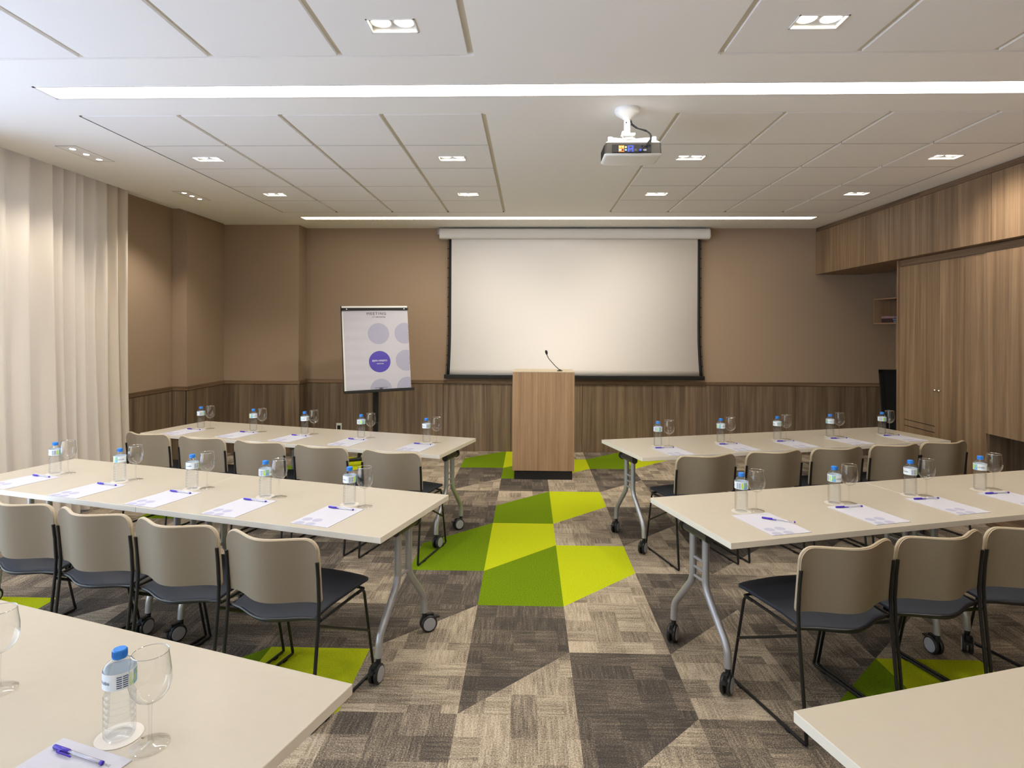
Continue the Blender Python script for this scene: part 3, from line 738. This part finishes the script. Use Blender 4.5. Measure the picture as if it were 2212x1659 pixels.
# ------------------------------------------------------------ tables
TZ = .72; TWD = .705; TLN = 1.375
rows = {  # name: (M end centre, angle, side, leg shift, number of tables)
    'LM': ((-.733, -.630), 16.5, -1, .05, 2), 'RM': ((.537, -.635), 16.5, 1, .0, 2), 'LB': ((-.733, 1.058), 16.2, -1, .06, 2),
    'RB': ((.480, 1.045), 16.6, 1, .02, 2), 'LF': ((-.755, -2.359), 18.3, -1, .02, 1), 'RF': ((.516, -2.431), 17.0, 1, .02, 1)}
where = {'LM': 'middle left table row', 'RM': 'middle right table row', 'LB': 'back left table row', 'RB': 'back right table row', 'LF': 'nearest left table', 'RF': 'nearest right table'}
def frame(k):
    Mx, th, s, sh, n = rows[k]; th = math.radians(th)
    return Vector(Mx), Vector((s * math.cos(th), math.sin(th))), Vector((s * math.sin(th), -math.cos(th))), s * th
def make_table(rungs, din, so, name='folding_table'):
    # din: leg set in from the end, so: leg frame offset towards the far long edge
    t = thing(name, 'x', 'table')
    tt = MB().box((-TLN / 2 + .001, -TWD / 2, TZ - .027), (TLN / 2 - .001, TWD / 2, TZ), M['top'])
    tt.mi(M['edge']); tt.m = [0, 0, 1, 1, 1, 1]; tt.build('tabletop', t, smooth=False, bevel=.0015)
    for sx in (-1, 1):
        x = sx * (TLN / 2 - din); b = MB()
        for sy in (-1, 1):
            b.tube([(x, so + sy * .055, .615), (x, so + sy * .055, .385), (x, so + sy * .230, .190), (x, so + sy * .235, .105)], .0170, M['silver'], 14, .04)
        for z in rungs: b.tube([(x, so - .05, z), (x, so + .05, z)], .007, M['silver'], 8)
        b.build('leg', t)
        MB().tube([(x, so - .085, .628), (x, so + .12, .628)], .0225, M['dgrey'], 16).box((x - .02, so - .08, .63), (x + .02, so + .09, .686), M['dgrey']).box((x - .04, -.20, .686), (x + .04, .20, .6925), M['dgrey']).build('pivot_bar', t)
        MB().lathe([(.0005, -.016), (.02, -.014), (.029, -.009), (.029, .009), (.02, .014), (.0005, .014)], M['rubber'], (x, so + .128, .628), 20, 'Y').build('end_knob', t)
        for sy in (-1, 1):
            ang = random.uniform(-.9, .9) + (PI if random.random() < .5 else 0); ca, sa = math.cos(ang), math.sin(ang)
            c = MB(); Rm = Matrix.Rotation(ang, 3, 'Z')
            for sd in (-1, 1):
                c.lathe([(.001, sd * .006 - .0), (.040, sd * .006), (.044, sd * .010), (.044, sd * .018), (.039, sd * .023), (.001, sd * .023)], M['rubber'], (0, .022, .044), 28, 'X')
            c.box((-.008, -.006, .05), (.008, .05, .092), M['rubber']).tube([(0, 0, .07), (0, 0, .11)], .012, M['rubber'], 12)
            c.box((-.012, .055, .066), (.012, .082, .073), M['rubber'])
            c.v = [tuple(Rm @ Vector(p) + Vector((x, so + sy * .235, 0))) for p in c.v]; c = c.build('caster', t)
            h = MB()
            for sd in (-1, 1): h.lathe([(.0005, sd * .0248), (.033, sd * .0248), (.0345, sd * .0225)], M['hub'], (0, .022, .044), 28, 'X')
            h.v = [tuple(Rm @ Vector(p) + Vector((x, so + sy * .235, 0))) for p in h.v]; h.build('wheel_cover', c)
    return t
protoA = make_table((.40,), .11, .055); protoB = make_table((.50, .455, .41), .095, .035); usedA = usedB = False
for k in rows:
    P, d, w, rz = frame(k); n = rows[k][4]; sh = rows[k][3]
    for q in range(n):
        c = P + d * (TLN * (q + .5))
        lab = 'cream topped folding table on casters, %s' % where[k] + ('' if n == 1 else (', half next to the aisle' if q == 0 else ', half away from the aisle'))
        A = k in ('LM', 'LF')
        if A and not usedA: r = protoA; usedA = True; r.location = (c.x, c.y, 0); r.rotation_euler = (0, 0, rz); r['label'] = lab
        elif not A and not usedB: r = protoB; usedB = True; r.location = (c.x, c.y, 0); r.rotation_euler = (0, 0, rz); r['label'] = lab
        else: r = dup(protoA if A else protoB, (c.x, c.y, 0), rz, lab)
        r['group'] = 'folding tables'

# ------------------------------------------------------------ chairs
def make_chair():
    t = thing('stacking_chair', 'x', 'chair')
    HW = .2255; BL_ = M['black']
    bul = lambda x: .5 + .5 * math.cos(PI * max(-1, min(1, x / .212)))
    # backrest: curved padded panel with rounded corners
    nx, nz = 36, 26; z0, z1 = .498, .757
    def back(off, inset=0.0):
        vs = []
        for j in range(nz + 1):
            for i in range(nx + 1):
                u = i / nx * 2 - 1; v = (j / nz * .72) if j < nz // 2 else .36 + .64 * math.sin(PI / 2 * (j - nz // 2) / (nz - nz // 2))
                hw = .2255 - inset; zz = z0 + inset + (z1 - z0 - 2 * inset) * v
                r = .052   # corner rounding at the top
                top = (zz - (z1 - inset - r)) / r
                if top > 0: hw = hw - r + r * math.sqrt(max(0, 1 - min(1, top) ** 2))
                rb = .012; bot = ((z0 + inset + rb) - zz) / rb
                if bot > 0: hw = hw - rb + rb * math.sqrt(max(0, 1 - min(1, bot) ** 2))
                x = hw * u; y = .006 - .030 * ((zz - .45) / .3) - .070 * bul(x) + off
                vs.append((x, y + .004, zz))
        return vs
    A = back(-.010); Bk = back(.010); n = (nx + 1) * (nz + 1)
    fs = []; fe = []
    for j in range(nz):
        for i in range(nx):
            a = j * (nx + 1) + i; fs.append((a, a + 1, a + nx + 2, a + nx + 1)); fs.append((n + a, n + a + nx + 1, n + a + nx + 2, n + a + 1))
    bd = [j * (nx + 1) for j in range(nz + 1)] + [nz * (nx + 1) + i for i in range(1, nx + 1)] + [j * (nx + 1) + nx for j in range(nz - 1, -1, -1)] + [i for i in range(nx - 1, 0, -1)]
    for k in range(len(bd)): a, b_ = bd[k], bd[(k + 1) % len(bd)]; fe.append((a, b_, b_ + n, a + n))
    m = MB().add(A + Bk, fs, M['fabric']); m.f += [list(f) for f in fe]; m.m += [m.mi(M['piping'])] * len(fe)
    bk = m.build('backrest', t, angle=60, bevel=.0)
    # rim band along sides and top
    path = [Vector(A[i]) * .5 + Vector(Bk[i]) * .5 for i in bd[:nz + 1 + nx + nz]]
    cl = [path[0]]
    for p in path[1:]:
        if (p - cl[-1]).length > .004: cl.append(p)
    MB().tube(cl, [.0062] * len(cl), M['piping'], 8).build('edge_trim', bk, angle=180)
    # seat
    nx, ny = 20, 16; vs = []
    def sp(u, v, dz):
        hw = .205 + .012 * v; r = .05
        if v > .88: q = (v - .88) / .12; hw = hw - r + r * math.sqrt(max(0, 1 - q * q))
        x = hw * u; yr = -.004 - .062 * bul(x); yf = .425 - .006 * abs(u); y = yr + (yf - yr) * v
        z = .447 + dz + .006 * (1 - u * u) * (1 if dz > 0 else 0) - .012 * max(0, (v - .8) / .2) ** 2 - .008 * (1 - abs(u)) * (1 - v) - .016 * max(0, 1 - v / .35) ** 2
        return (x, y, z)
    T = [sp(i / nx * 2 - 1, j / ny, .007) for j in range(ny + 1) for i in range(nx + 1)]
    Bt = [sp(i / nx * 2 - 1, j / ny, -.009) for j in range(ny + 1) for i in range(nx + 1)]
    n = len(T); fs = []
    for j in range(ny):
        for i in range(nx):
            a = j * (nx + 1) + i; fs.append((a, a + 1, a + nx + 2, a + nx + 1)); fs.append((n + a, n + a + nx + 1, n + a + nx + 2, n + a + 1))
    bd2 = [j * (nx + 1) for j in range(ny + 1)] + [ny * (nx + 1) + i for i in range(1, nx + 1)] + [j * (nx + 1) + nx for j in range(ny - 1, -1, -1)] + [i for i in range(nx - 1, 0, -1)]
    for k in range(len(bd2)): a, b_ = bd2[k], bd2[(k + 1) % len(bd2)]; fs.append((a, b_, b_ + n, a + n))
    st = MB().add(T + Bt, fs, M['seatm']).build('seat', t, angle=50); bv = st.modifiers.new('bevel', 'BEVEL'); bv.width = .005; bv.segments = 3; bv.limit_method = 'ANGLE'
    fr = MB()
    rail = [(-HW, 0, .432)] + [(x, -.004 - .064 * bul(x), .430) for x in [-.19 + .38 * k / 14 for k in range(15)]] + [(HW, 0, .432)]
    fr.tube(rail, .0065, BL_, 8)
    for s in (-1, 1): fr.tube([(s * HW, 0, .425), (s * (HW - .004), .33, .424)], .0065, BL_, 8)
    fr.tube([(-HW + .01, .33, .424), (HW - .01, .33, .424)], .006, BL_, 8)
    fr.build('seat_frame', t)
    for s in (-1, 1):
        x = s * HW
        MB().tube([(x, -.058, .014), (x, -.038, .20), (x, -.014, .42), (x, -.010, .50), (x, -.016, .60), (x, -.024, .668)], .0075, BL_, 10).build('rear_leg', t)
        MB().tube([(x, .27, .424), (x, .325, .424), (x, .415, .008)], .0065, BL_, 8, .03).build('front_leg', t)
        MB().tube([(x, -.058, .03), (x, -.059, .008), (x, .415, .008), (x, .412, .03)], .0065, BL_, 8, .018).build('runner', t)
        MB().tube([(x, -.014, .41), (x, .368, .215)], .0062, BL_, 8).build('brace', t)
        MB().box((x - .008, .03, .0), (x + .008, .055, .006), M['rubber']).box((x - .008, .34, .0), (x + .008, .365, .006), M['rubber']).build('glide', t, smooth=False)
    return t
chair0 = make_chair(); first = True
seats = {'LM': (.185, [.393, .898, 1.386, 1.868]), 'LB': (.135, [.297, .868, 1.405, 1.945, 2.488]), 'RB': (.165, [.385, .927, 1.462, 1.982, 2.453]), 'RM': (.185, [.395, .868, 1.345])}
ordn = ['closest to the aisle', 'second from the aisle', 'third from the aisle', 'fourth from the aisle', 'fifth from the aisle']
for k, (v, us) in seats.items():
    P, d, w, rz = frame(k); Bn = P + w * (TWD / 2)
    for q, u in enumerate(us):
        p = Bn + d * u + w * v; lab = 'beige backed chair with dark seat at the %s, %s' % (where[k], ordn[q]); a = rz + random.uniform(-.012, .012)
        if first: r = chair0; first = False; r.location = (p.x, p.y, 0); r.rotation_euler = (0, 0, a); r['label'] = lab
        else: r = dup(chair0, (p.x, p.y, 0), a, lab)
        r['group'] = 'chairs behind the %s' % where[k]

# ------------------------------------------------------------ place settings
def make_bottle():
    t = thing('water_bottle', 'x', 'bottle')
    pr = [(.0005, .004), (.018, .002), (.027, 0.0), (.0305, .006), (.0312, .02)]
    for k in range(5):
        z = .026 + k * .014; pr += [(.0312, z), (.0288, z + .004), (.0312, z + .008)]
    pr += [(.0290, .095), (.0262, .102), (.0296, .110), (.0318, .113), (.0318, .146), (.0305, .152), (.025, .160), (.0165, .167), (.0125, .171), (.0125, .176)]
    MB().lathe(pr, M['pet'], n=32).build('body', t, angle=60)
    pw = [(.0005, .006), (.025, .005), (.0278, .01), (.0280, .03), (.0275, .09), (.0245, .103), (.028, .115), (.029, .147), (.023, .156), (.0005, .157)]
    MB().lathe(pw, M['water'], n=32).build('water', t, angle=60)
    cp = [(.0145, .170), (.0150, .172), (.0145, .174), (.0143, .186), (.0125, .1885), (.0005, .1885)]
    vs = MB().lathe(cp, M['cap'], n=32)
    for k in range(32):
        a = 2 * PI * k / 32; vs.tube([(.0147 * math.cos(a), .0147 * math.sin(a), .174), (.0145 * math.cos(a), .0145 * math.sin(a), .186)], .0006, M['cap'], 4)
    vs.lathe([(.0135, .164), (.0145, .166), (.0145, .168), (.0135, .170)], M['pet'], n=24)
    vs.build('cap', t, angle=50)
    lb = MB(); R1 = .0323; K = 72
    def band(a0, a1, z0, z1, m, r=R1, st=24):
        n = max(2, int(abs(a1 - a0) / (2 * PI) * 72)); vv = []; ff_ = []
        for i in range(n + 1):
            a = a0 + (a1 - a0) * i / n; vv += [(r * math.cos(a), r * math.sin(a), z0), (r * math.cos(a), r * math.sin(a), z1)]
        for i in range(n): ff_.append((2 * i, 2 * i + 2, 2 * i + 3, 2 * i + 1))
        lb.add(vv, ff_, m)
    band(0, 2 * PI, .113, .146, M['labelw']); band(0, 2 * PI, .1455, .1475, M['white'], R1 + .0001)
    for base in (0.0, PI):
        band(base - .9, base - .35, .114, .145, M['labelb'], R1 + .0003)
        # green leaf of two strokes
        for (a0, a1, z0, z1, wd) in ((-1.0, -.62, .117, .141, .004), (-.62, -.30, .120, .143, .0035)):
            vv = []; ff_ = []
            for i in range(9):
                u = i / 8; a = base + a0 + (a1 - a0) * u; zc = z0 + (z1 - z0) * (u if a0 < -.9 else 1 - u * .8); hw = wd * math.sin(PI * (u * .9 + .05)) + .0006
                vv += [((R1 + .0006) * math.cos(a), (R1 + .0006) * math.sin(a), zc - hw), ((R1 + .0006) * math.cos(a), (R1 + .0006) * math.sin(a), zc + hw)]
            for i in range(8): ff_.append((2 * i, 2 * i + 2, 2 * i + 3, 2 * i + 1))
            lb.add(vv, ff_, M['labelg'])
        v, f = text_mesh('minalba', .0105, .0001, .0)
        lb.add([((R1 + .0007) * math.cos(base + .22 + p.x / R1), (R1 + .0007) * math.sin(base + .22 + p.x / R1), .1295 + p.y) for p in v], f, M['labelt'])
        for r_i in range(6):
            for c_i in range(2):
                z = .117 + r_i * .0045; a0 = base + 1.15 + c_i * .36; band(a0, a0 + .30, z, z + .0021, M['labelt'], R1 + .0004)
        band(base + 1.9, base + 2.1, .116, .143, M['labelg'], R1 + .0003)
    lb.build('label', t, angle=60)
    return t
def make_glass():
    t = thing('wine_glass', 'x', 'glass')
    MB().lathe([(.0045, .092), (.012, .094), (.026, .102), (.037, .117), (.0415, .135), (.0405, .158), (.0365, .182), (.0345, .198)], M['glass'], n=36)
    b = MB(); prof = [(.0045, .092), (.014, .0945), (.027, .103), (.037, .117), (.0412, .135), (.0405, .158), (.0370, .182), (.0350, .198)]
    inn = [(r - .0012, z + (.001 if i else .003)) for i, (r, z) in enumerate(prof)]
    b.lathe(prof, M['glass'], n=36); b.f = [f for f in b.f if len(f) == 4]; b.m = b.m[:len(b.f)]
    b.lathe([(.0350, .1975), (.0356, .1985), (.0350, .1995), (.0342, .1985)], M['rim'], n=36, close=True)
    b.build('bowl', t, angle=60)
    MB().lathe([(.0050, .093), (.0042, .082), (.0034, .06), (.0033, .03), (.0042, .012), (.008, .006)], M['glass'], n=16).build('stem', t, angle=60)
    ft = MB().lathe([(.008, .006), (.02, .0042), (.0385, .0018), (.0390, .0012)], M['glass'], n=36)
    ft.f = [f for f in ft.f if len(f) == 4]; ft.m = ft.m[:len(ft.f)]; ft.build('foot', t, angle=60)
    return t
def make_sheet():
    b = MB(); a, c = .1005, .1465
    b.box((-a, -c, 0), (a, c, .0022), M['paper'])
    z = .0024
    for cx, cy in ((-.060, -.075), (-.006, -.074), (-.062, -.131), (-.004, -.130)): b.disc((cx, cy), .0235, z, M['dot'], 32, (-a, a, -c + .001, c))
    v, f = text_mesh('MEETING', .0085, .0, .0, 'CENTER', 1.2); b.add([(.055 + p.x, .118 + p.y, z) for p in v], f, M['ink'])
    v, f = text_mesh('AT NOVOTEL', .0045, .0, .0, 'CENTER', 1.2); b.add([(.060 + p.x, .109 + p.y, z) for p in v], f, M['inkpale'])
    for k in range(18): b.add([(-a + .008, .085 - k * .0072, z), (a - .008, .085 - k * .0072, z), (a - .008, .0853 - k * .0072, z), (-a + .008, .0853 - k * .0072, z)], [(0, 1, 2, 3)], M['inkpale'])
    return b.build('note_sheet', smooth=False)
def make_pen():
    t = thing('ballpoint_pen', 'x', 'pen')
    MB().lathe([(.0036, -.03), (.0040, -.028), (.0040, .068), (.0036, .069)], M['clear'], (0, 0, .0045), 12, 'X').build('barrel', t)
    MB().lathe([(.0013, -.028), (.0013, .06)], M['inkpale'], (0, 0, .0045), 8, 'X').build('ink_refill', t)
    c = MB().lathe([(.0033, -.072), (.0045, -.070), (.0045, -.026), (.0038, -.025)], M['purple'], (0, 0, .0045), 14, 'X')
    c.box((-.052, -.0085, .003), (-.044, -.004, .006), M['purple']).box((-.05, -.0105, .003), (-.008, -.0085, .006), M['purple'])
    c.build('cap', t)
    MB().lathe([(.0042, .066), (.0042, .072), (.003, .0725)], M['purple'], (0, 0, .0045), 12, 'X').build('end_plug', t)
    return t
bot, gls, sht, pen_ = make_bottle(), make_glass(), make_sheet(), make_pen()
cst = MB().lathe([(.001, .0003), (.046, .0003), (.047, .0008), (.046, .0016), (.001, .0016)], M['coaster'], n=40).build('coaster')
for o, c in ((sht, 'paper'), (cst, 'coaster')): o['category'] = c
def put(proto, used, loc, rz, lab, grp):
    if proto in used: return dup(proto, loc, rz, lab, grp)
    used.add(proto); proto.location = loc; proto.rotation_euler = (0, 0, rz); proto['label'] = lab; proto['group'] = grp; return proto
used = set()
B_ = {'LM': [(-1.109, -.493), (-1.592, -.371), (-2.059, -.235), (-2.560, -.096), (-3.073, .070)],
      'LB': [(-1.004, 1.185), (-1.564, 1.356), (-2.080, 1.501), (-2.576, 1.635), (-3.097, 1.751)],
      'RM': [(.835, -.525), (1.366, -.359), (1.855, -.189), (2.318, -.060)],
      'RB': [(.777, 1.129), (1.308, 1.308), (1.808, 1.455), (2.305, 1.609), (2.823, 1.771)],
      'LF': [(-1.095, -2.235)]}
G_ = {'LM': [(-1.021, -.529), (-1.518, -.377), (-1.996, -.222), (-2.509, -.061), (-2.999, .074)],
      'LB': [(-.922, 1.170), (-1.489, 1.360), (-2.003, 1.505), (-2.481, 1.593), (-3.004, 1.732)],
      'RM': [(.915, -.506), (1.443, -.356), (1.921, -.204), (2.409, -.040)],
      'RB': [(.862, 1.133), (1.378, 1.312), (1.889, 1.480), (2.395, 1.635), (2.902, 1.798)],
      'LF': [(-1.010, -2.262), (-1.500, -2.082)]}
for k in B_:
    P, d, w, rz = frame(k); ax = Vector((math.cos(rz), math.sin(rz))); ay = Vector((-math.sin(rz), math.cos(rz)))
    one = len(B_[k]) == 1
    for q, (x, y) in enumerate(B_[k]):
        tail = where[k] if one else '%s, %s' % (where[k], ordn[q]); rn = random.Random(hash((q, k[0] == 'L', k[1] == 'M')) % 1000 + q)
        put(cst, used, (x, y, TZ), 0, 'pale round coaster under the bottle, ' + tail, 'coasters')
        put(bot, used, (x, y, TZ + .0022), (.6, 2.9, 4.4, 5.3, 3.7, 0.2)[q % 6] + (1.9 if k[0] == 'R' else 0) + (-2.9 if one else 0), 'small water bottle with blue cap on the ' + tail, 'water bottles')
        c = Vector((x, y)) + ax * .013 - ay * .196
        if one: c = Vector((-1.158, -2.418))
        ja = rn.uniform(-.02, .02)
        put(sht, used, (c.x, c.y, TZ), rz + ja, 'white note sheet with pale circles on the ' + tail, 'note sheets')
        pa = -.03 if k[0] == 'L' else -.13; pc = c - ax * .004 + ay * .109
        if k == 'RM' and q == 0: pa = -.76; pc = Vector((.956, -.670))
        if one: pa = .0; pc = Vector((-1.135, -2.304))
        put(pen_, used, (pc.x, pc.y, TZ + .0024), rz + pa, 'clear pen with purple cap, ' + tail, 'pens')
    for q, (x, y) in enumerate(G_[k]):
        if q < len(B_[k]):
            dv = Vector((x, y)) - Vector(B_[k][q])
            if dv.length < .077: dv = dv.normalized() * .077; x, y = Vector(B_[k][q]) + dv
        tail = (where[k] + (', right beside the bottle' if q == 0 else ', far left of the bottle')) if one else '%s, %s' % (where[k], ordn[q])
        put(gls, used, (x, y, TZ), 0, 'empty stemmed wine glass on the ' + tail, 'wine glasses')
